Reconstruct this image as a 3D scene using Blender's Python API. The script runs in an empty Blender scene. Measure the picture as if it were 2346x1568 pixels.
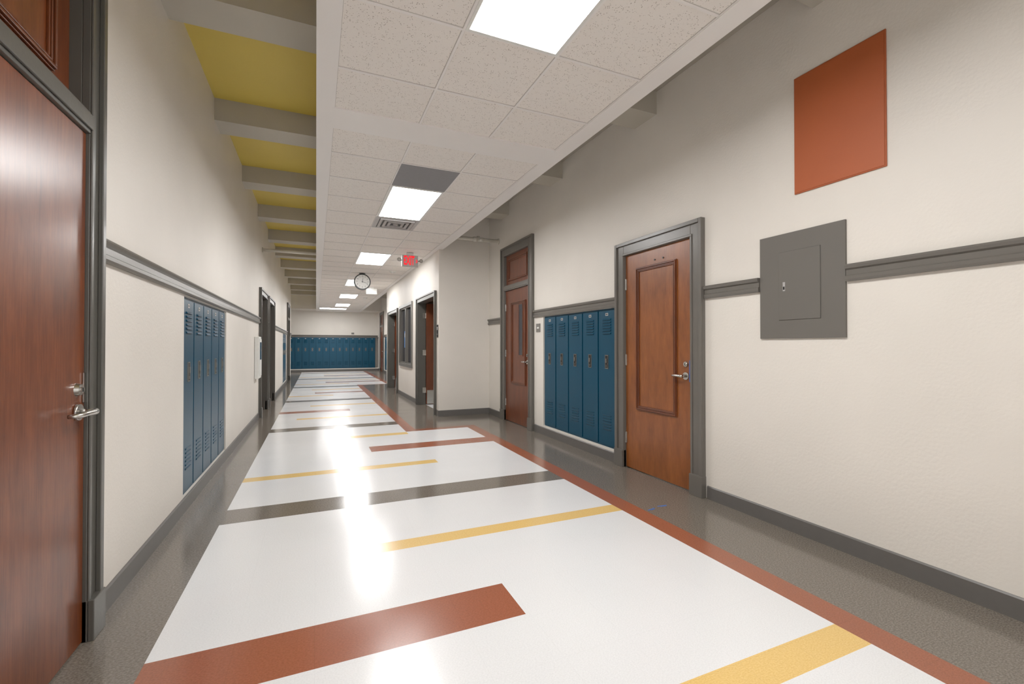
import bpy, math
from mathutils import Vector, Matrix
SC=bpy.context.scene
COL=SC.collection
SC.view_settings.view_transform='Standard'
SC.view_settings.look='None'
SC.view_settings.exposure=0.0
SC.view_settings.gamma=1.12

# ------------------------------------------------------------------ materials
def lin(c):
    r=[]
    for v in c:
        v=v/255.0
        r.append(v/12.92 if v<=0.04045 else ((v+0.055)/1.055)**2.4)
    return (r[0],r[1],r[2],1.0)
class NT:
    def __init__(s,name):
        s.m=bpy.data.materials.new(name);s.m.use_nodes=True
        s.t=s.m.node_tree;s.b=s.t.nodes['Principled BSDF']
    def n(s,typ,**kw):
        q=s.t.nodes.new(typ)
        for k,v in kw.items():setattr(q,k,v)
        return q
    def l(s,a,b): s.t.links.new(a,b)
    def coord(s,scale=(1,1,1)):
        tc=s.n('ShaderNodeTexCoord');mp=s.n('ShaderNodeMapping');mp.inputs['Scale'].default_value=scale
        s.l(tc.outputs['Object'],mp.inputs['Vector']);return mp.outputs['Vector']
    def noise(s,vec,scale,detail=3,rough=0.5):
        q=s.n('ShaderNodeTexNoise');q.inputs['Scale'].default_value=scale;q.inputs['Detail'].default_value=detail
        q.inputs['Roughness'].default_value=rough;s.l(vec,q.inputs['Vector']);return q.outputs['Fac']
    def ramp(s,fac,stops):
        q=s.n('ShaderNodeValToRGB');e=q.color_ramp.elements
        while len(e)<len(stops):e.new(0.5)
        for i,(p,c) in enumerate(stops):e[i].position=p;e[i].color=c
        s.l(fac,q.inputs['Fac']);return q.outputs['Color']
    def mix(s,fac,a,b,mode='MIX'):
        q=s.n('ShaderNodeMix',data_type='RGBA',blend_type=mode)
        for sock,v in ((q.inputs[0],fac),(q.inputs[6],a),(q.inputs[7],b)):
            if hasattr(v,'links'):s.l(v,sock)
            else:sock.default_value=v
        return q.outputs[2]
    def bump(s,h,strength,dist=0.01):
        q=s.n('ShaderNodeBump');q.inputs['Strength'].default_value=strength;q.inputs['Distance'].default_value=dist
        s.l(h,q.inputs['Height']);s.l(q.outputs['Normal'],s.b.inputs['Normal'])
    def base(s,c):
        if hasattr(c,'links'):s.l(c,s.b.inputs['Base Color'])
        else:s.b.inputs['Base Color'].default_value=c
    def rm(s,r,m=0.0):
        s.b.inputs['Roughness'].default_value=r;s.b.inputs['Metallic'].default_value=m
def sc(c,k): return (c[0]*k,c[1]*k,c[2]*k,1)
def paint(name,rgb,rough=0.5,var=0.06,nscale=3,bump=0.15,bscale=90):
    q=NT(name);c=lin(rgb);v=q.coord()
    q.base(q.ramp(q.noise(v,nscale,4),[(0.3,sc(c,1-var)),(0.7,sc(c,1+var*0.4))]))
    q.rm(rough)
    if bump:q.bump(q.noise(v,bscale,3),bump,0.004)
    return q.m
def plain(name,rgb,rough=0.5,metal=0.0,emis=0,spec=0.5):
    q=NT(name);c=lin(rgb);v=q.coord()
    q.base(q.ramp(q.noise(v,25,2),[(0.3,sc(c,0.95)),(0.7,c)]));q.rm(rough,metal)
    q.b.inputs['Specular IOR Level'].default_value=spec
    if emis:
        q.b.inputs['Emission Color'].default_value=c;q.b.inputs['Emission Strength'].default_value=emis
    return q.m
def wood(name,dark,light,rough=0.28,k=1.0):
    q=NT(name);v=q.coord((7,7,1.6));v2=q.coord((110,110,4.0));v3=q.coord((16,16,7))
    a=q.ramp(q.noise(v,1.6,5,0.6),[(0.25,lin(dark)),(0.75,lin(light))])
    b=q.ramp(q.noise(v2,1.5,3,0.6),[(0.38,(0.74,0.70,0.68,1)),(0.56,(1,1,1,1))])
    m=q.ramp(q.noise(v3,1.2,3,0.6),[(0.35,(0.86,0.84,0.82,1)),(0.6,(1,1,1,1))])
    q.base(q.mix(0.8,q.mix(0.7,a,b,'MULTIPLY'),m,'MULTIPLY'));q.rm(rough)
    q.b.inputs['Coat Weight'].default_value=0.15;q.b.inputs['Coat Roughness'].default_value=0.3
    return q.m
def vct(name,rgb,rgb2,rough,fleck,seam,fs=110):
    q=NT(name);c=lin(rgb);c2=lin(rgb2);v=q.coord();vs=q.coord((1,1.7,1))
    base=q.ramp(q.noise(vs,fs,4,0.65),[(0.40,c2),(0.5+fleck,c)])
    big=q.ramp(q.noise(v,1.3,2),[(0.3,(0.97,0.97,0.97,1)),(0.7,(1,1,1,1))])
    col=q.mix(1.0,base,big,'MULTIPLY')
    br=q.n('ShaderNodeTexBrick');br.offset=0.0;br.squash=1.0
    br.inputs['Scale'].default_value=1.0;br.inputs['Mortar Size'].default_value=0.0011
    br.inputs['Mortar Smooth'].default_value=0.3;br.inputs['Brick Width'].default_value=0.2995;br.inputs['Row Height'].default_value=0.2953
    mp=q.n('ShaderNodeMapping');mp.inputs['Location'].default_value=(0.60,-0.075,0)
    tc=q.n('ShaderNodeTexCoord');q.l(tc.outputs['Object'],mp.inputs['Vector']);q.l(mp.outputs['Vector'],br.inputs['Vector'])
    mul=q.n('ShaderNodeMath',operation='MULTIPLY');mul.inputs[1].default_value=seam;q.l(br.outputs['Fac'],mul.inputs[0])
    q.base(q.mix(mul.outputs[0],col,sc(c,0.45)))
    q.rm(rough)
    rr=q.ramp(q.noise(v,2.2,3),[(0.3,(rough*0.85,)*3+(1,)),(0.7,(rough*1.2,)*3+(1,))]);q.l(rr,q.b.inputs['Roughness'])
    q.bump(q.noise(v,6,2),0.05,0.01)
    return q.m
M_wall=paint('cream_wall_paint',(225,219,210),0.5,0.05,1.5,0.35,60)
M_beam=paint('beam_paint',(180,174,161),0.6,0.05,2,0.2,60)
M_taupe=paint('taupe_ceiling_paint',(166,159,147),0.6,0.05,2,0.2,60)
M_yel=paint('yellow_ceiling_paint',(208,183,82),0.6,0.06,1.2,0.2,50)
M_soff=paint('soffit_white_paint',(234,230,227),0.5,0.02,2,0.1,80)
M_trim=paint('grey_trim_paint',(99,95,89),0.3,0.05,4,0.08,60)
M_dtrim=paint('dark_grey_trim_paint',(80,78,73),0.28,0.05,4,0.08,60)
M_base=plain('grey_vinyl_base',(93,90,87),0.4)
M_elec=paint('grey_panel_paint',(97,93,87),0.6,0.03,3,0.06,120)
M_eseam=plain('panel_seam_grey',(74,71,67),0.6)
M_orange=paint('orange_panel_paint',(170,82,38),0.55,0.06,2.5,0.15,40)
M_woodL=wood('red_brown_wood',(92,43,19),(124,63,30),0.27)
M_woodR=wood('orange_brown_wood',(120,64,25),(158,90,40),0.34)
M_woodD=wood('dark_red_wood',(92,44,21),(120,62,32),0.34)
M_mold=wood('wood_molding',(90,42,18),(114,57,26),0.34)
M_blue=plain('blue_locker_enamel',(3,65,90),0.35,spec=0.32)
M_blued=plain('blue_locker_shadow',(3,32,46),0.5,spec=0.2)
M_chrome=plain('brushed_chrome',(192,190,185),0.27,1.0)
M_latch=plain('latch_steel',(150,148,143),0.35,1.0)
M_dark=plain('black_plastic',(18,18,18),0.4)
M_white=plain('white_plastic',(228,228,224),0.4)
M_glass=plain('dark_glass',(20,26,40),0.08)
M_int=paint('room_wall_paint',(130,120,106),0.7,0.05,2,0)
M_red=plain('red_exit_letters',(235,12,28),0.4,0,1.0)
M_tapeb=plain('blue_masking_tape',(50,95,165),0.7)
M_poster=plain('blue_paper',(60,120,185),0.6)
M_greyp=plain('grey_ceiling_panel',(132,131,134),0.6)
M_alu=plain('vent_grey_metal',(185,182,180),0.4,0.3)
M_sign=plain('grey_sign_plastic',(120,116,110),0.4)
M_gap=plain('tile_reveal_shadow',(186,180,174),0.8)
M_pipe=paint('pipe_paint',(205,200,188),0.4,0.04,5,0.1)
F_white=vct('white_floor_tile',(228,229,230),(219,220,221),0.19,0.08,0.09,130)
F_grey=vct('grey_speckled_floor_tile',(126,118,108),(92,85,77),0.14,0.14,0.12,100)
F_red=vct('rust_red_floor_tile',(152,88,62),(139,78,54),0.20,0.10,0.25)
F_yel=vct('yellow_floor_tile',(228,192,118),(217,177,101),0.20,0.10,0.2)
def mk_tile():
    q=NT('acoustic_ceiling_tile');v=q.coord()
    vo=q.n('ShaderNodeTexVoronoi');vo.inputs['Scale'].default_value=95;q.l(v,vo.inputs['Vector'])
    pits=q.ramp(vo.outputs['Distance'],[(0.16,(0.42,0.38,0.35,1)),(0.32,(1,1,1,1))])
    n=q.noise(v,30,2)
    mask=q.ramp(n,[(0.44,(0,0,0,1)),(0.56,(1,1,1,1))])
    c=lin((234,228,222))
    q.base(q.mix(mask,c,q.mix(1.0,c,pits,'MULTIPLY')))
    q.rm(0.9);q.bump(q.noise(v,120,3),0.3,0.004);return q.m
M_tile=mk_tile()
def emis(name,col,s):
    q=NT(name);q.base(lin((240,240,240)));q.b.inputs['Emission Color'].default_value=col
    q.b.inputs['Emission Strength'].default_value=s;return q.m
M_light=emis('light_diffuser',(1.0,0.985,0.97,1),29.0)

# ------------------------------------------------------------------ mesh builder
class B:
    def __init__(s): s.v=[];s.f=[];s.m=[];s.mats=[]
    def mi(s,mat):
        if mat not in s.mats:s.mats.append(mat)
        return s.mats.index(mat)
    def box(s,x0,x1,y0,y1,z0,z1,mat):
        i=len(s.v);s.v+=[(x0,y0,z0),(x1,y0,z0),(x1,y1,z0),(x0,y1,z0),(x0,y0,z1),(x1,y0,z1),(x1,y1,z1),(x0,y1,z1)]
        s.f+=[(i,i+3,i+2,i+1),(i+4,i+5,i+6,i+7),(i,i+1,i+5,i+4),(i+1,i+2,i+6,i+5),(i+2,i+3,i+7,i+6),(i+3,i,i+4,i+7)]
        s.m+=[s.mi(mat)]*6;return s
    def poly(s,pts,mat):
        i=len(s.v);s.v+=list(pts);s.f.append(tuple(range(i,i+len(pts))));s.m.append(s.mi(mat));return s
    def prism(s,pts,ax,a,b,mat):
        i=len(s.v);n=len(pts)
        for w in (a,b):
            for p in pts:
                q=list(p);q.insert(ax,w);s.v.append(tuple(q))
        s.f.append(tuple(range(i+n-1,i-1,-1)));s.f.append(tuple(range(i+n,i+2*n)))
        for k in range(n):
            s.f.append((i+k,i+(k+1)%n,i+n+(k+1)%n,i+n+k))
        s.m+=[s.mi(mat)]*(n+2);return s
    def cyl(s,c,r,ax,a,b,mat,n=24,r2=None):
        r2=r if r2 is None else r2;i=len(s.v)
        for w,rr in ((a,r),(b,r2)):
            for k in range(n):
                t=2*math.pi*k/n;q=[c[0]+rr*math.cos(t),c[1]+rr*math.sin(t)];q.insert(ax,w);s.v.append(tuple(q))
        s.f.append(tuple(range(i+n-1,i-1,-1)));s.f.append(tuple(range(i+n,i+2*n)))
        for k in range(n):s.f.append((i+k,i+(k+1)%n,i+n+(k+1)%n,i+n+k))
        s.m+=[s.mi(mat)]*(n+2);return s
    def tube(s,pts,r,mat,n=12):
        P=[Vector(p) for p in pts];i=len(s.v)
        for k,p in enumerate(P):
            d=(P[min(k+1,len(P)-1)]-P[max(k-1,0)]).normalized()
            up=Vector((0,0,1)) if abs(d.z)<0.9 else Vector((1,0,0))
            a=d.cross(up).normalized();b=d.cross(a)
            rr=r[k] if isinstance(r,(list,tuple)) else r
            for j in range(n):
                t=2*math.pi*j/n;s.v.append(tuple(p+a*math.cos(t)*rr+b*math.sin(t)*rr))
        for k in range(len(P)-1):
            for j in range(n):
                s.f.append((i+k*n+j,i+k*n+(j+1)%n,i+(k+1)*n+(j+1)%n,i+(k+1)*n+j));s.m.append(s.mi(mat))
        s.f.append(tuple(i+j for j in range(n)));e=i+(len(P)-1)*n;s.f.append(tuple(e+n-1-j for j in range(n)));s.m+=[s.mi(mat)]*2
        return s
    def ring(s,x0,x1,z0,z1,w,y0,y1,mat):
        s.box(x0,x1,y0,y1,z0,z0+w,mat);s.box(x0,x1,y0,y1,z1-w,z1,mat)
        s.box(x0,x0+w,y0,y1,z0+w,z1-w,mat);s.box(x1-w,x1,y0,y1,z0+w,z1-w,mat);return s
    def obj(s,name,parent=None,loc=(0,0,0),rot=0.0,bevel=0,smooth=False):
        me=bpy.data.meshes.new(name);me.from_pydata(s.v,[],s.f)
        for m in s.mats:me.materials.append(m)
        for p,k in zip(me.polygons,s.m):p.material_index=k
        import bmesh
        bm=bmesh.new();bm.from_mesh(me);bmesh.ops.recalc_face_normals(bm,faces=bm.faces);bm.to_mesh(me);bm.free()
        if smooth:
            for p in me.polygons:p.use_smooth=len(p.vertices)==4
        o=bpy.data.objects.new(name,me);COL.objects.link(o);o.location=loc;o.rotation_euler=(0,0,rot)
        if parent:o.parent=parent
        if bevel:
            b=o.modifiers.new('bevel','BEVEL');b.width=bevel;b.segments=2;b.limit_method='ANGLE'
        return o
def empty(name,loc=(0,0,0),rot=0.0,parent=None):
    o=bpy.data.objects.new(name,None);COL.objects.link(o);o.empty_display_size=0.1;o.location=loc;o.rotation_euler=(0,0,rot)
    if parent:o.parent=parent
    return o
def thing(o,label,cat,group=None):
    o['label']=label;o['category']=cat
    if group:o['group']=group
    return o
def struct(o,label=None):
    o['kind']='structure'
    if label:o['label']=label
    return o
def text_mesh(body,size,mat,name,parent,loc,rot,sx=1.0,extr=0.001,bold=0.0):
    cu=bpy.data.curves.new(name,'FONT');cu.body=body;cu.size=size;cu.align_x='CENTER';cu.align_y='CENTER';cu.extrude=extr;cu.offset=bold
    t=bpy.data.objects.new(name+'_c',cu);COL.objects.link(t);bpy.context.view_layer.update()
    me=bpy.data.meshes.new_from_object(t.evaluated_get(bpy.context.evaluated_depsgraph_get()))
    bpy.data.objects.remove(t)
    me.materials.clear();me.materials.append(mat)
    o=bpy.data.objects.new(name,me);COL.objects.link(o);o.location=loc;o.rotation_euler=rot;o.scale=(sx,1,1)
    if parent:o.parent=parent
    return o
LR=math.pi/2; RR=-math.pi/2

# ------------------------------------------------------------------ key dimensions
XL,XR,XB=-0.89,2.88,1.95
ZS=2.90; ZC=3.57; ZB=3.36
YB=-4.0; YE=23.8
S0,S1=-0.004,2.02

# ------------------------------------------------------------------ floor
def floor():
    b=B()
    stripes=[ # y0,y1,x0,x1,mat
     (-2.60,-2.31,0.59,2.09,F_red),(-1.68,-1.53,-0.60,1.2,F_yel),(-3.4,-3.25,-0.6,1.2,F_yel),(0.08,0.37,-0.60,2.09,F_grey),(-0.75,-0.60,0.28,2.09,F_yel),
     (1.12,1.265,0.28,2.09,F_yel),(1.87,2.16,-0.60,0.88,F_red),(2.76,2.89,0.29,2.09,F_yel),(3.62,3.92,-0.60,2.09,F_grey),
     (4.66,4.80,-0.60,1.18,F_yel),(5.42,5.71,0.59,2.09,F_red),(6.32,6.48,0.43,1.18,F_yel),(7.16,7.45,-0.60,1.18,F_grey),
     (8.24,8.38,-0.29,1.18,F_yel),(9.04,9.31,-0.60,0.60,F_red),(9.95,10.1,-0.1,1.18,F_yel),(10.84,11.13,-0.60,1.18,F_grey),
     (11.98,12.13,-0.60,0.4,F_yel),(12.62,12.90,-0.02,1.18,F_red),(13.6,13.75,-0.1,1.18,F_yel),(14.45,14.75,-0.60,1.18,F_grey),
     (15.6,15.75,-0.6,1.0,F_yel),(16.2,16.5,0.3,2.09,F_red),(17.2,17.35,0.0,2.09,F_yel),(18.05,18.35,-0.60,2.09,F_grey),
     (19.1,19.25,-0.6,1.2,F_yel),(19.8,20.1,0.3,2.09,F_red),(20.8,20.95,0.3,2.09,F_yel),(21.65,21.95,-0.60,2.09,F_grey)]
    J0,J1=6.50,14.95
    xs=sorted({-3.6,-1.25,XL,-0.60,-0.29,-0.1,-0.02,0.0,0.28,0.29,0.3,0.4,0.43,0.59,0.60,0.88,1.0,1.18,1.2,1.33,2.09,2.24,2.1,XR,3.3,5.2})
    ys=set([YB-0.1,J0,J0+0.15,J1-0.15,J1,7.72,13.95,22.9,23.05,YE+0.1,19.2])
    for s in stripes:ys|={s[0],s[1]}
    ys=sorted(ys)
    def mat(x,y):
        if x>2.10 and 7.72<y<13.95:return F_white
        if x<XL-0.3 or x>XR or y>23.05:return F_grey
        if J0<y<J1:
            if J0<y<J0+0.15 or J1-0.15<y<J1:
                if 1.18<x<2.24:return F_red
            if 1.18<x<1.33:return F_red
            if x>1.33:return F_grey
        if x<-0.60 or x>2.24:return F_grey
        if y>22.9:return F_red
        if x>2.09:return F_red
        for s in stripes:
            if s[0]<y<s[1] and s[2]<x<s[3]:return s[4]
        return F_white
    for i in range(len(xs)-1):
        for j in range(len(ys)-1):
            x0,x1,y0,y1=xs[i],xs[i+1],ys[j],ys[j+1]
            b.poly([(x0,y0,0),(x1,y0,0),(x1,y1,0),(x0,y1,0)],mat((x0+x1)/2,(y0+y1)/2))
    return struct(b.obj('floor'),'glossy white tile floor with rust, yellow and grey stripes')
floor()

# ------------------------------------------------------------------ walls
def wall(name,ax,x0,x1,y0,y1,z0,z1,holes,mat):
    """wall slab; thickness x0..x1 along the axis normal, holes in (run0,run1,z0,z1)"""
    b=B();cuts=sorted({y0,y1}|{h[0] for h in holes}|{h[1] for h in holes})
    for i in range(len(cuts)-1):
        a,c=cuts[i],cuts[i+1];mid=(a+c)/2
        hs=sorted([(h[2],h[3]) for h in holes if h[0]<mid<h[1]]);z=z0
        segs=[]
        for p,q in hs:
            if p>z:segs.append((z,p))
            z=q
        if z<z1:segs.append((z,z1))
        for p,q in segs:
            if ax==0:b.box(x0,x1,a,c,p,q,mat)
            else:b.box(a,c,x0,x1,p,q,mat)
    return struct(b.obj(name))
wall('wall_left',0,-1.25,XL,YB,19.2,0,ZC,[(1.47,2.44,0,2.83),(4.00,5.70,0.10,1.59),(8.81,9.86,0,2.14),(10.24,11.41,0,2.14),(14.8,16.42,0.10,1.59),(16.74,17.78,0,2.58)],M_wall)
wall('wall_right',0,XR,XR+0.36,YB,7.68,0,ZC,[(2.82,3.79,0,2.155),(3.90,5.55,0.125,1.625),(5.945,6.925,0,2.72)],M_wall)
wall('wall_right_end',0,XR,XR+0.36,13.95,YE,0,ZC,[(19.80,21.30,0.125,1.625),(21.58,22.62,0,2.72)],M_wall)
wall('wall_projection',0,XB,2.10,7.68,13.95,0,ZS-0.005,[(7.92,9.38,0,2.13),(10.05,11.55,0.80,2.14),(11.95,13.45,0,2.13)],M_wall)
b=B();b.box(2.10,5.1,7.68,7.83,0,ZC,M_wall);b.box(S1,2.10,7.68,7.83,ZS-0.005,ZC,M_wall);struct(b.obj('wall_projection_near'))
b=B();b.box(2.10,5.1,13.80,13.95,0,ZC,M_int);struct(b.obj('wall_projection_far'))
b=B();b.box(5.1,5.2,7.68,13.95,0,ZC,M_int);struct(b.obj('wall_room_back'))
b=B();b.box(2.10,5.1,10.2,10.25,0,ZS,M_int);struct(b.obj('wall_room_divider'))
b=B();b.box(2.10,5.1,7.83,13.80,ZS-0.005,ZS+0.05,M_soff);struct(b.obj('ceiling_room'))
wall('wall_far',1,YE,YE+0.2,-3.6,3.3,0,ZC,[],M_wall)
b=B();b.box(-3.7,-3.6,19.0,YE,0,ZC,M_wall);b.box(-3.6,-1.25,19.0,19.2,0,ZC,M_wall);struct(b.obj('wall_side_corridor'))
# ceilings
b=B();b.box(-3.7,1.0,YB,YE+0.2,ZC,ZC+0.12,M_yel);b.box(1.0,3.3,YB,YE+0.2,ZC,ZC+0.12,M_taupe);struct(b.obj('ceiling'),'yellow painted upper ceiling')
for side in (0,1):
    for i in range(-4,12):
        y0=3.28+1.74*i
        if y0>22.2 or y0<YB:continue
        if side==1 and 7.3<y0<13.95:continue
        b=B()
        if side==0:
            b.box(XL if y0<19 else -3.6,S0,y0,y0+0.31,ZB,ZC,M_beam)
        else:b.box(S1,XR,y0,y0+0.31,ZB,ZC,M_beam)
        struct(b.obj('ceiling_beam'),'cream painted ceiling beam')
b=B();b.box(-3.6,S0,22.4,YE,ZS,ZC,M_wall);b.box(S1,XR,22.4,YE,ZS,ZC,M_wall);struct(b.obj('ceiling_bulkhead'))
# soffit
b=B();b.box(S0,S1,YB,YE,ZS+0.016,ZC,M_soff)
b.box(S0,0.11,YB,YE,ZS-0.004,ZS+0.016,M_soff);b.box(1.88,S1,YB,YE,ZS-0.004,ZS+0.016,M_soff)
b.box(0.11,1.88,3.40,3.72,ZS-0.004,ZS+0.016,M_soff);b.box(0.11,1.88,22.5,YE,ZS-0.004,ZS+0.016,M_soff)
struct(b.obj('ceiling_soffit'),'white dropped ceiling bulkhead running along the corridor')
gx=[0.11,0.715,1.28,1.88]
r1=[3.40,2.90,2.29,1.68,1.07,0.46,-0.15,-0.76,-1.37,-1.98,-2.59,-3.2,-3.81]
r2=[3.72,4.20]+[4.81+0.61*i for i in range(30)]
r2=[y for y in r2 if y<22.4]+[22.5]
b=B();b.box(0.11,1.88,YB,3.40,ZS+0.005,ZS+0.016,M_tile);b.box(0.11,1.88,3.72,22.5,ZS+0.005,ZS+0.016,M_tile)
struct(b.obj('ceiling_tiles'),'white speckled acoustic ceiling tiles')
b=B();g=0.0075
for x in gx:
    w=g if x in (0.715,1.28) else 0.006
    for a,c in ((YB,3.40),(3.72,22.5)):
        b.box(x-w,x+w,a,c,ZS-0.001,ZS+0.003,M_soff);b.box(x-w-0.0025,x+w+0.0025,a,c,ZS+0.003,ZS+0.005,M_gap)
for y in r1[1:]+r2[1:-1]:
    for i in range(3):
        b.box(gx[i]+g,gx[i+1]-g,y-g,y+g,ZS-0.001,ZS+0.003,M_soff)
        b.box(gx[i]+g+0.003,gx[i+1]-g-0.003,y-g-0.0025,y+g+0.0025,ZS+0.003,ZS+0.005,M_gap)
struct(b.obj('ceiling_grid'),'white metal ceiling grid')
# lights
def light(y0,y1,x0=0.722,x1=1.273):
    e=empty('ceiling_light',((x0+x1)/2,(y0+y1)/2,ZS));hx=(x1-x0)/2;hy=(y1-y0)/2
    b=B()
    b.box(-hx,hx,-hy,-hy+0.018,-0.004,0.004,M_white);b.box(-hx,hx,hy-0.018,hy,-0.004,0.004,M_white)
    b.box(-hx,-hx+0.018,-hy+0.018,hy-0.018,-0.004,0.004,M_white);b.box(hx-0.018,hx,-hy+0.018,hy-0.018,-0.004,0.004,M_white)
    b.obj('light_frame',e)
    b=B();b.box(-hx+0.018,hx-0.018,-hy+0.018,hy-0.018,-0.003,0.003,M_light);b.obj('light_diffuser',e)
    thing(e,'white rectangular recessed ceiling light panel, switched on','ceiling light','recessed ceiling light panels')
for y in (-2.6,1.07,4.82,8.48,12.1,15.6,19.2):light(y+0.005,y+1.215)  # first panel is unseen behind the camera, added to light the near end
light(21.55,22.15,0.13,1.268)
b=B();b.box(-0.28,0.28,-0.30,0.30,-0.003,0.004,M_greyp)
o=b.obj('ceiling_panel',None,(0.9975,4.505,ZS),bevel=0.002);thing(o,'plain grey square ceiling panel beside the light','ceiling panel')
# vent
e=empty('air_vent',(0.9975,6.335,ZS))
def sqring(b,h0,h1,z0,z1,mat):
    b.box(-h1,h1,-h1,-h0,z0,z1,mat);b.box(-h1,h1,h0,h1,z0,z1,mat);b.box(-h1,-h0,-h0,h0,z0,z1,mat);b.box(h0,h1,-h0,h0,z0,z1,mat)
b=B();sqring(b,0.235,0.285,-0.004,0.004,M_alu);b.obj('vent_frame',e)
b=B();b.box(-0.235,0.235,-0.235,0.235,-0.001,0.003,M_dark)
for h in (0.19,0.13,0.07):sqring(b,h,h+0.034,-0.014,-0.001,M_alu)
b.box(-0.03,0.03,-0.03,0.03,-0.014,-0.001,M_alu);b.obj('vent_louver',e)
thing(e,'square grey metal ceiling air vent with concentric louvers','air vent')

# ------------------------------------------------------------------ trims
rail_prof=[(0,0),(-0.022,0.0),(-0.026,0.012),(-0.026,0.03),(-0.018,0.036),(-0.018,0.066),(-0.03,0.074),(-0.036,0.088),(-0.03,0.1),(0,0.1)]
tn=[0]
def rail(side,y0,y1,z=1.60):
    b=B();tn[0]+=1
    if side=='L':pts=[(XL-p[0],z+p[1]) for p in rail_prof]
    elif side=='R':pts=[(XR+p[0],z+p[1]) for p in rail_prof]
    b.prism(pts,1,y0,y1,M_trim)
    return struct(b.obj('trim_%d'%tn[0]),'grey moulded chair rail')
for a in ((YB,1.39),(2.52,8.71),(9.96,10.14),(11.51,16.64),(17.88,19.2)):rail('L',*a)
for a in ((YB,1.655),(2.225,2.71),(7.05,7.68)):rail('R',*a)
rail('R',3.88,5.82,1.628)
rail('R',13.95,21.47,1.628)
tn[0]+=1;b=B();b.prism([(YE+p[0],1.66+p[1]*0.9) for p in rail_prof],0,-3.6,XR,M_trim);struct(b.obj('trim_%d'%tn[0]),'grey moulded chair rail')
bp=[(0,0),(-0.014,0),(-0.012,0.095),(-0.006,0.102),(0,0.102)]
def base(name,segs):
    b=B()
    for kind,x,s,a,c in segs:
        pts=[(x+s*-p[0],p[1]) for p in bp]
        b.prism(pts,kind,a,c,M_base)
    return struct(b.obj(name),'grey vinyl baseboard')
base('baseboard_left',[(1,XL,1,a,c) for a,c in ((YB,1.38),(2.53,8.70),(9.97,10.13),(11.52,16.63),(17.89,19.2))])
base('baseboard_right',[(1,XR,-1,a,c) for a,c in ((YB,2.70),(3.89,5.81),(7.06,7.68),(13.95,21.46),(22.74,YE))])
base('baseboard_projection',[(1,XB,-1,a,c) for a,c in ((7.666,7.82),(9.48,11.85),(13.55,13.95))]+[(0,7.68,-1,XB-0.014,XR)])
base('baseboard_far',[(0,YE,-1,-3.6,XR)])

# ------------------------------------------------------------------ doors
dn=[0]
def lever(parent,x,z,y,d):
    e=B();e.cyl((x,z),0.032,1,y-0.012,y,M_chrome,28);e.cyl((x,z),0.012,1,y-0.055,y-0.012,M_chrome,16)
    e.tube([(x-0.012*d,y-0.055,z),(x+0.02*d,y-0.058,z),(x+0.07*d,y-0.06,z+0.002),(x+0.105*d,y-0.056,z),(x+0.118*d,y-0.04,z-0.002),(x+0.12*d,y-0.02,z-0.003)],[0.013,0.012,0.0105,0.010,0.009,0.008],M_chrome,12)
    return e.obj('lever_handle',parent,smooth=True)
def deadbolt(parent,x,z,y):
    e=B();e.cyl((x,z),0.022,1,y-0.014,y,M_chrome,28,0.026);e.cyl((x,z),0.014,1,y-0.02,y-0.014,M_chrome,20);e.box(x-0.002,x+0.002,y-0.022,y-0.02,z-0.008,z+0.008,M_dark)
    return e.obj('deadbolt',parent)
def molding(x0,x1,z0,z1,y,parent,mat):
    e=B();e.ring(x0,x1,z0,z1,0.042,y-0.010,y,mat);e.ring(x0+0.006,x1-0.006,z0+0.006,z1-0.006,0.012,y-0.02,y-0.010,mat);e.ring(x0+0.026,x1-0.026,z0+0.026,z1-0.026,0.008,y-0.015,y-0.010,mat)
    return e.obj('panel_molding',parent,bevel=0.003)
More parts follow.
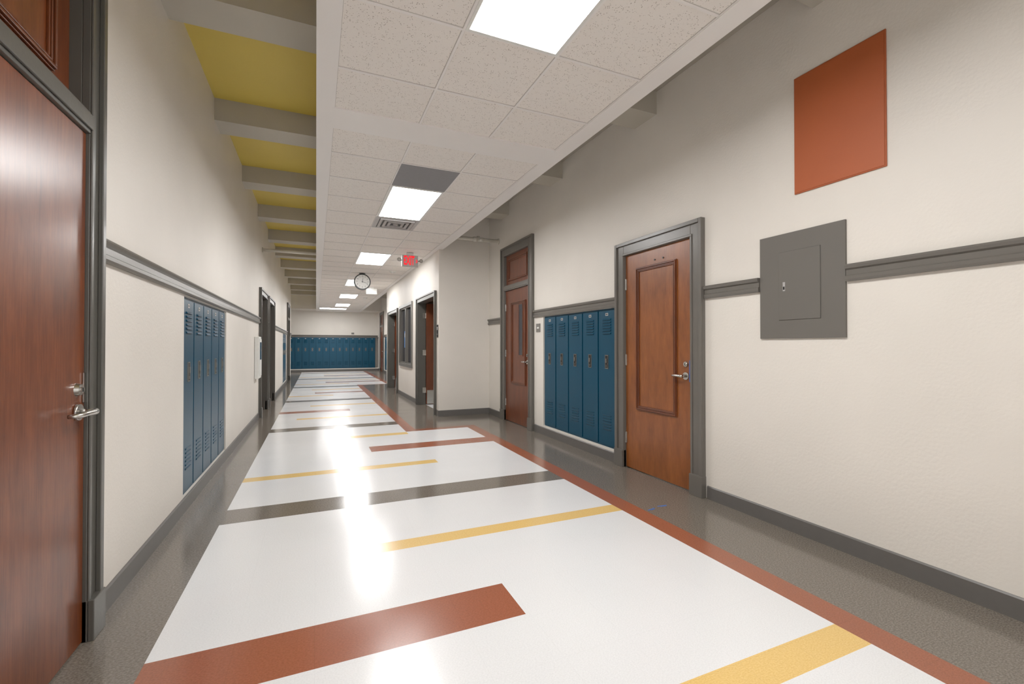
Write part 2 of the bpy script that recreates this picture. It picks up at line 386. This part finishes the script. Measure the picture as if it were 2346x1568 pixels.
def door(origin,rot,W,cw,H,label,wmat,cmat,leafy=0.0,transom=None,top=None,depth=0.2,panel=None,vision=None,lev=None,bolt=None,
         hinges=None,plinth=True,tr_panel=None,tr_y=0.04):
    dn[0]+=1
    d=empty('door_%d'%dn[0],origin,rot);struct(d,label)
    x0,x1=cw,W-cw
    top=top or H
    c=B()
    T=top+cw
    for a,s in ((0,1),(W,-1)):
        p0,p1=sorted((a,a+s*cw));c.box(p0,p1,-0.028,0,0,T,cmat)
        p0,p1=sorted((a,a+s*0.032));c.box(p0,p1,-0.046,-0.028,0,T,cmat)
        p0,p1=sorted((a+s*(cw-0.02),a+s*cw));c.box(p0,p1,-0.036,-0.028,0,top,cmat)
        if plinth:
            p0,p1=sorted((a-s*0.004,a+s*(cw+0.0)));c.box(p0,p1,-0.052,0,0,0.17,cmat)
    c.box(cw,W-cw,-0.028,0,top,T,cmat);c.box(0.032,W-0.032,-0.046,-0.028,T-0.032,T,cmat);c.box(cw-0.02,W-cw+0.02,-0.036,-0.028,top,top+0.02,cmat)
    c.box(x0-0.028,x0,0,depth,0,top+0.025,cmat);c.box(x1,x1+0.028,0,depth,0,top+0.025,cmat);c.box(x0,x1,0,depth,top,top+0.025,cmat)
    if transom:c.box(x0,x1,-0.03,depth,H,transom[0],cmat);c.box(x0,x1,-0.04,-0.03,H+0.015,transom[0]-0.015,cmat)
    c.obj('door_frame',d,bevel=0.003)
    lf=B();lf.box(x0+0.003,x1-0.003,leafy,leafy+0.045,0.008,H-0.003,wmat);leaf=lf.obj('door_leaf',d,bevel=0.002)
    if panel:molding(panel[0],panel[1],panel[2],panel[3],leafy,leaf,M_mold)
    if vision:
        v=B();v.box(vision[0],vision[1],leafy-0.004,leafy,vision[2],vision[3],M_glass);v.obj('vision_glass',leaf)
        v=B();v.ring(vision[0]-0.015,vision[1]+0.015,vision[2]-0.015,vision[3]+0.015,0.015,leafy-0.008,leafy,M_mold);v.obj('glass_stop',leaf)
    if lev:lever(leaf,lev[0],lev[1],leafy,lev[2])
    if bolt:deadbolt(leaf,bolt[0],bolt[1],leafy)
    if hinges:
        for z in hinges[1]:
            h=B();h.cyl((hinges[0],leafy-0.006),0.007,2,z-0.055,z+0.055,M_chrome,12);h.box(hinges[0]-0.012,hinges[0]+0.012,leafy-0.002,leafy,z-0.055,z+0.055,M_chrome)
            h.obj('hinge',d)
    if transom:
        t=B();t.box(x0+0.003,x1-0.003,tr_y,tr_y+0.04,transom[0],top,wmat);tp=t.obj('transom_panel',d,bevel=0.002)
        if tr_panel:molding(tr_panel[0],tr_panel[1],tr_panel[2],tr_panel[3],tr_y,tp,M_mold)
    return d,leaf
d1,leaf1=door((XL,1.39,0),LR,1.13,0.11,2.10,'red-brown flush wood door with grey frame and wood transom',M_woodL,M_dtrim,leafy=-0.015,
     transom=(2.19,2.80),top=2.80,lev=(0.955,0.955,-1),bolt=(0.955,1.045),tr_panel=(0.19,0.885,2.27,2.74),tr_y=0.04)
b=B();b.box(1.0,1.022,-0.022,-0.017,0.99,1.11,M_chrome);b.obj('strike_plate',leaf1)
d2,leaf2=door((XR,3.87,0),RR,1.15,0.13,2.13,'orange-brown wood door with one raised panel in grey frame',M_woodR,M_trim,
     panel=(0.30,0.84,0.60,1.98),lev=(0.945,0.965,-1),bolt=(0.945,1.065),hinges=(0.135,(0.30,1.08,1.84)))
b=B();b.cyl((0.56,2.02),0.008,1,-0.006,0,M_dark,12);b.obj('peephole',leaf2)
b=B();b.cyl((0.67,2.02),0.008,1,-0.006,0,M_dark,12);b.obj('peephole',leaf2)
d3,leaf3=door((XR,7.04,0),RR,1.21,0.145,2.12,'brown wood door with narrow window and panelled transom in grey frame',M_woodD,M_trim,
     transom=(2.205,2.695),top=2.695,panel=(0.38,0.93,0.62,1.92),vision=(0.68,0.81,1.08,1.86),lev=(0.985,0.98,-1),bolt=(0.985,1.08),
     hinges=(0.15,(0.3,1.1,1.85)),tr_panel=(0.24,0.97,2.27,2.63),tr_y=0.01)
door((XL,8.72,0),LR,1.23,0.11,2.11,'dark wood door set deep in grey frame',M_woodD,M_dtrim,leafy=0.13,lev=(1.0,0.97,-1))
door((XL,10.15,0),LR,1.35,0.11,2.11,'dark wood door set deep in grey frame',M_woodD,M_dtrim,leafy=0.13,lev=(1.1,0.97,-1))
door((XL,16.65,0),LR,1.22,0.11,2.11,'wood door with transom in grey frame',M_woodD,M_dtrim,leafy=0.10,transom=(2.19,2.55),top=2.55,tr_y=0.1)
door((XR,22.73,0),RR,1.26,0.13,2.12,'brown wood door with transom in grey frame',M_woodD,M_trim,transom=(2.2,2.69),top=2.69,panel=(0.38,0.88,0.62,1.92),
     tr_panel=(0.24,1.0,2.27,2.63),tr_y=0.01,lev=(1.03,0.97,-1))
def open_door(ymax,ymin):
    dn[0]+=1
    W=ymax-ymin;cw=0.10;top=2.105
    d=empty('door_%d'%dn[0],(XB,ymax,0),RR);struct(d,'open dark wood door with steel kick plate in grey frame')
    c=B()
    for a,s in ((0,1),(W,-1)):
        p0,p1=sorted((a,a+s*cw));c.box(p0,p1,-0.03,0,0,top+cw,M_dtrim)
        p0,p1=sorted((a,a+s*0.03));c.box(p0,p1,-0.045,-0.03,0,top+cw,M_dtrim)
    c.box(cw,W-cw,-0.03,0,top,top+cw,M_dtrim);c.box(0.03,W-0.03,-0.045,-0.03,top+cw-0.03,top+cw,M_dtrim)
    c.box(cw-0.02,cw,0,0.15,0,top+0.02,M_dtrim);c.box(W-cw,W-cw+0.02,0,0.15,0,top+0.02,M_dtrim);c.box(cw,W-cw,0,0.15,top,top+0.02,M_dtrim)
    c.obj('door_frame',d,bevel=0.003)
    l=B();l.box(cw,cw+0.045,0.155,1.06,0.01,top-0.005,M_woodD);leaf=l.obj('door_leaf',d,bevel=0.002)
    l=B();l.box(cw+0.045,cw+0.048,0.17,1.04,0.02,0.30,M_chrome);l.obj('kick_plate',leaf)
    l=B()
    l.cyl((0.98,0.98),0.03,0,cw+0.045,cw+0.055,M_chrome,20);l.tube([(cw+0.05,0.98,0.98),(cw+0.1,0.98,0.98),(cw+0.105,0.93,0.98),(cw+0.105,0.87,0.98)],0.01,M_chrome)
    l.obj('lever_handle',leaf,smooth=True)
    for z in (0.3,1.08,1.85):
        h=B();h.cyl((cw+0.012,0.148),0.008,2,z-0.055,z+0.055,M_chrome,12);h.box(cw,cw+0.004,0.085,0.145,z-0.055,z+0.055,M_chrome);h.obj('hinge',d)
open_door(9.46,7.84)
open_door(13.53,11.87)
w=empty('window_1',(XB,11.55,0),RR);struct(w,'grey framed interior window with two panes')
b=B();W=1.5
b.ring(-0.07,W+0.07,0.73,2.21,0.07,-0.03,0,M_trim);b.ring(0,W,0.80,2.14,0.03,0,0.15,M_trim);b.box(W/2-0.03,W/2+0.03,-0.015,0.12,0.83,2.11,M_trim)
b.obj('window_frame',w,bevel=0.003)
for a in ((0.03,W/2-0.03),(W/2+0.03,W-0.03)):
    b=B();b.box(a[0],a[1],0.05,0.056,0.83,2.11,M_glass);b.obj('window_pane',w)
b=B();b.box(-0.15,0.15,-0.002,0,-0.2,0.2,M_poster)
b.box(-0.10,0.10,-0.003,-0.002,0.05,0.15,M_white)
o=b.obj('poster',None,(XB+0.049,11.12,1.38),RR);thing(o,'blue paper notice taped to the interior window','poster')

# ------------------------------------------------------------------ lockers
LD=0.30
def locker_proto(W,H):
    e=bpy.data.objects.new('locker',None)
    body=B()
    t=0.008
    body.box(-W/2,-W/2+t,0.0,LD,0,H,M_blue);body.box(W/2-t,W/2,0.0,LD,0,H,M_blue)
    body.box(-W/2+t,W/2-t,0.0,LD,0,0.015,M_blue);body.box(-W/2+t,W/2-t,0.0,LD,H-0.015,H,M_blue)
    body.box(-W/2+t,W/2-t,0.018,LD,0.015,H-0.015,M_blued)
    bo=body.obj('locker_body',e)
    D=B();w=W/2-0.012
    D.box(-w,w,-0.010,0.016,0.018,H-0.018,M_blue)
    lw=min(0.075,W*0.24)
    for i in range(6):
        z=H-0.12-i*0.030
        D.prism([(-0.010,z+0.016),(-0.021,z+0.002),(-0.021,z-0.001),(-0.010,z-0.001)],0,-lw,lw,M_blue)
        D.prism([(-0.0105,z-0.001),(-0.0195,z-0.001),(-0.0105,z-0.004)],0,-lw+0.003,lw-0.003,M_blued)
        z=0.34-i*0.030
        D.prism([(-0.010,z-0.013),(-0.017,z+0.001),(-0.016,z+0.003),(-0.010,z+0.003)],0,-lw,lw,M_blue)
    do=D.obj('locker_door',e,bevel=0.0015)
    h=B();h.box(-0.030,0.030,-0.0125,-0.010,0.845,0.995,M_latch);h.ring(-0.030,0.030,0.845,0.995,0.006,-0.017,-0.0125,M_latch)
    h.box(-0.023,0.023,-0.0135,-0.0125,0.853,0.987,M_dark)
    h.box(-0.011,0.011,-0.024,-0.0135,0.910,0.955,M_latch);h.box(-0.007,0.007,-0.02,-0.0135,0.864,0.885,M_latch)
    ho=h.obj('latch_handle',do,bevel=0.001)
    n=B();n.box(-0.025,0.025,-0.012,-0.010,H-0.075,H-0.045,M_alu);n.box(-0.016,0.016,-0.0125,-0.012,H-0.066,H-0.054,M_dark)
    no=n.obj('number_plate',do)
    return e,[bo,do],[ho,no]
def lockers(W,H,places,label,group):
    e,parts,subs=locker_proto(W,H)
    for k,(loc,rot) in enumerate(places):
        if k==0:
            q=e;COL.objects.link(q)
        else:
            q=e.copy();COL.objects.link(q)
            for p in parts:
                pc=p.copy();COL.objects.link(pc);pc.parent=q
                if p.name.startswith('locker_door'):
                    for s in subs:
                        s2=s.copy();COL.objects.link(s2);s2.parent=pc
        q.location=loc;q.rotation_euler=(0,0,rot);q.empty_display_size=0.1
        thing(q,label,'locker',group)
wl=0.336
lockers(wl,1.485,[((XL-0.02,4.0+0.01+wl*(i+0.5),0.102),LR) for i in range(5)],'tall blue metal locker set into the cream wall','blue lockers in the wall beside the wood door')
wr=0.325
lockers(wr,1.495,[((XR+0.022,5.545-wr*(i+0.5),0.127),RR) for i in range(5)],'tall blue metal locker recessed under the grey chair rail','blue lockers between two wood doors')
lockers(0.32,1.485,[((XL-0.02,14.81+0.32*(i+0.5),0.102),LR) for i in range(5)],'tall blue metal locker set into the cream wall farther along','blue lockers farther along the corridor')
lockers(0.3025,1.50,[((XR-0.16-0.3025*(i+0.5)+0.0,YE-0.33,0.13),0) for i in range(14)],'tall blue metal locker against the end wall','row of blue lockers on the end wall')
lockers(0.298,1.495,[((XR+0.02,21.295-0.298*(i+0.5),0.127),RR) for i in range(5)],'tall blue metal locker beside the end door','blue lockers beside the end door')
b=B();b.box(-3.6,XR,YE-0.33,YE-0.014,0,0.13,M_wall);struct(b.obj('wall_locker_plinth'))
b=B();b.box(-3.6,XR,YE-0.345,YE-0.33,0,0.09,M_base);struct(b.obj('baseboard_plinth'))
b=B();b.box(-3.6,XR,YE-0.34,YE,1.63,1.66,M_trim);struct(b.obj('trim_40'))

# ------------------------------------------------------------------ wall items
b=B();b.box(0,0.52,-0.010,0,0,0.76,M_orange);b.box(0.006,0.514,-0.014,-0.010,0.006,0.754,M_orange)
o=b.obj('wall_panel',None,(XR,1.97,2.21),RR,bevel=0.002);thing(o,'rust orange painted rectangular panel high on the wall','wall panel')
e=empty('electrical_panel',(XR,2.22,1.27),RR)
b=B();b.box(0,0.56,-0.014,0.004,0,0.70,M_elec);b.box(0.142,0.418,-0.0165,-0.014,0.122,0.578,M_eseam);b.obj('panel_cover',e,bevel=0.002)
b=B();b.box(0.144,0.416,-0.0185,-0.0165,0.124,0.576,M_elec);pd=b.obj('panel_door',e,bevel=0.001)
b=B();b.box(0.174,0.190,-0.0215,-0.0185,0.315,0.375,M_alu);b.box(0.177,0.187,-0.024,-0.0215,0.325,0.345,M_dark);b.obj('panel_latch',pd)
thing(e,'grey painted electrical breaker panel interrupting the chair rail','electrical panel')
def sign(name,loc,rot,w,h,mat,label,strip=None):
    b=B();b.box(-w/2,w/2,-0.008,0,-h/2,h/2,mat)
    if strip:
        for s in strip:b.box(s[0],s[1],-0.0095,-0.008,s[2],s[3],M_white)
    o=b.obj(name,None,loc,rot,bevel=0.002);thing(o,label,'sign');return o
sign('room_sign',(XR,5.70,1.475),RR,0.12,0.12,M_sign,'small grey plastic room sign beside the wood door',[(-0.03,0.03,-0.01,0.012)])
sign('restroom_sign',(XB,7.755,1.48),RR,0.09,0.22,M_dark,'black plastic room sign on the projecting wall',[(-0.02,0.02,0.02,0.07),(-0.025,0.025,-0.06,-0.05)])
sign('room_sign',(1.68,YE,1.84),0,0.13,0.09,M_sign,'small grey sign above the end lockers')
e=empty('wall_cabinet',(XL,8.12,0.70),LR)
b=B();b.box(0,0.33,-0.065,0,0,0.67,M_white);b.obj('cabinet_body',e,bevel=0.012)
b=B();b.box(0.03,0.30,-0.073,-0.065,0.04,0.63,M_white);b.box(0.07,0.26,-0.075,-0.073,0.30,0.58,M_glass);b.obj('cabinet_door',e,bevel=0.002)
thing(e,'white wall-mounted safety cabinet with small dark window','cabinet')
def exitsign(x,y,lab,front=True):
    e=empty('exit_sign',(x,y,2.75))
    if front:
        b=B();b.box(-0.145,0.145,-0.022,0.022,-0.105,0.105,M_alu);b.obj('sign_housing',e,bevel=0.006)
        b=B();b.box(-0.06,0.06,-0.03,0.03,0.105,0.146,M_white);b.obj('ceiling_mount',e)
        text_mesh('EXIT',0.225,M_red,'exit_lettering',e,(-0.018,-0.0235,0.0),(math.pi/2,0,0),0.42,0.001,0.006)
        b=B()
        b.prism([(0.110,0.034),(0.138,0.0),(0.110,-0.034),(0.100,-0.024),(0.119,0.0),(0.100,0.024)],1,-0.0245,-0.0222,M_red);b.obj('arrow',e)
        for s in (-1,1):
            b=B();b.cyl((s*0.195,0.01),0.034,1,-0.045,0.0,M_sign,24,0.022);b.cyl((s*0.195,0.01),0.027,1,-0.049,-0.045,M_chrome,24)
            b.box(min(s*0.145,s*0.19),max(s*0.145,s*0.19),-0.008,0.008,0.0,0.02,M_sign);b.obj('emergency_lamp',e)
    else:
        b=B();b.box(-0.145,0.145,-0.022,0.022,-0.055,0.105,M_white);b.obj('sign_housing',e,bevel=0.006)
        b=B();b.box(-0.06,0.06,-0.03,0.03,0.105,0.146,M_white);b.obj('ceiling_mount',e)
    thing(e,lab,'exit sign')
exitsign(1.548,8.2,'ceiling exit sign with red letters, arrow and two lamps')
exitsign(1.45,13.4,'white ceiling-hung sign seen from its blank side',False)
e=empty('clock',(0.975,10.95,2.70))
b=B();b.cyl((0,0),0.185,1,-0.045,0.045,M_dark,48);b.obj('clock_case',e,smooth=True)
b=B();b.cyl((0,0),0.160,1,-0.048,-0.0452,M_white,48);b.cyl((0,0),0.160,1,0.0452,0.048,M_white,48)
for i in range(12):
    a=i*math.pi/6;r=0.148
    b.cyl((r*math.sin(a),r*math.cos(a)),0.004,1,-0.0492,-0.048,M_dark,8)
fc=b.obj('clock_face',e)
for i in range(1,13):
    a=i*math.pi/6;r=0.122
    text_mesh(str(i),0.042,M_dark,'numeral',fc,(r*math.sin(a),-0.0490,r*math.cos(a)),(math.pi/2,0,0),1,0.0006)
def hand(name,ang,L,w):
    s,c=math.sin(ang),math.cos(ang);b=B()
    pts=[(-w*c-0.02*s, w*s-0.02*c),(w*c-0.02*s,-w*s-0.02*c),(L*s+w*0.5*c,L*c-w*0.5*s),(L*s-w*0.5*c,L*c+w*0.5*s)]
    b.prism(pts,1,-0.052,-0.050,M_dark);b.obj(name,fc)
hand('hour_hand',math.radians(9),0.085,0.006);hand('minute_hand',math.radians(108),0.125,0.0045)
b=B();b.cyl((0,0),0.015,2,0.18,0.198,M_dark,12);b.cyl((0,0),0.07,2,0.188,0.199,M_dark,24);b.obj('ceiling_mount',e)
thing(e,'round double-sided black-rimmed wall clock hanging from the ceiling','clock')
b=B();b.cyl((9.2,2.945),0.028,0,XL-0.01,S0,M_pipe,20);b.cyl((9.2,2.945),0.045,0,XL,XL+0.012,M_pipe,20);o=b.obj('pipe',smooth=True)
thing(o,'cream painted pipe crossing between wall and dropped ceiling','pipe')
b=B();b.cyl((7.22,3.02),0.03,0,S1,XR+0.01,M_pipe,20);b.cyl((7.22,3.02),0.042,0,2.42,2.50,M_pipe,20);b.cyl((7.22,3.02),0.038,0,2.52,2.60,M_pipe,20);b.cyl((7.22,3.02),0.05,0,XR-0.02,XR,M_pipe,20)
b.cyl((2.51,7.22),0.026,2,2.985,3.075,M_pipe,16);o=b.obj('pipe',smooth=True)
thing(o,'cream painted pipe with coupling entering the wall','pipe')
for x,y in ((1.58,10.4),(1.58,16.5)):
    b=B();b.cyl((0,0),0.06,2,-0.03,0.0,M_white,28,0.07);b.cyl((0,0),0.035,2,-0.045,-0.03,M_white,24)
    o=b.obj('smoke_detector',None,(x,y,ZS+0.005),smooth=False);thing(o,'small round white smoke detector on the ceiling','smoke detector','ceiling smoke detectors')
for x,y,l,r in ((2.30,2.69,0.075,0.25),(2.425,2.715,0.08,-0.1)):
    b=B();b.box(-l/2,l/2,-0.006,0.006,0.0,0.001,M_tapeb);b.box(-l/2+0.02,l/2-0.01,-0.014,-0.010,0.0,0.001,M_tapeb)
    o=b.obj('masking_tape',None,(x,y,0.0),r);thing(o,'scrap of blue masking tape stuck to the grey floor','tape','blue tape scraps')
b=B();b.box(-0.004,0.004,-0.001,0,-0.09,0.09,M_tapeb)
o=b.obj('masking_tape',None,(XR-0.0365,2.853,1.01),RR);thing(o,'thin strip of blue masking tape on the door frame','tape','blue tape scraps')

# ------------------------------------------------------------------ world + camera
w=bpy.data.worlds.new('World');SC.world=w;w.use_nodes=True
w.node_tree.nodes['Background'].inputs[0].default_value=(1.0,0.98,0.95,1);w.node_tree.nodes['Background'].inputs[1].default_value=1.3
cd=bpy.data.cameras.new('camera');co=bpy.data.objects.new('camera',cd);COL.objects.link(co);SC.camera=co
cd.sensor_fit='HORIZONTAL';cd.sensor_width=36;cd.lens=36*1035/2346.;cd.clip_start=0.05
co.location=(0,0,1.22);co.rotation_euler=(math.radians(90.5),0,-math.atan(449/1035.))
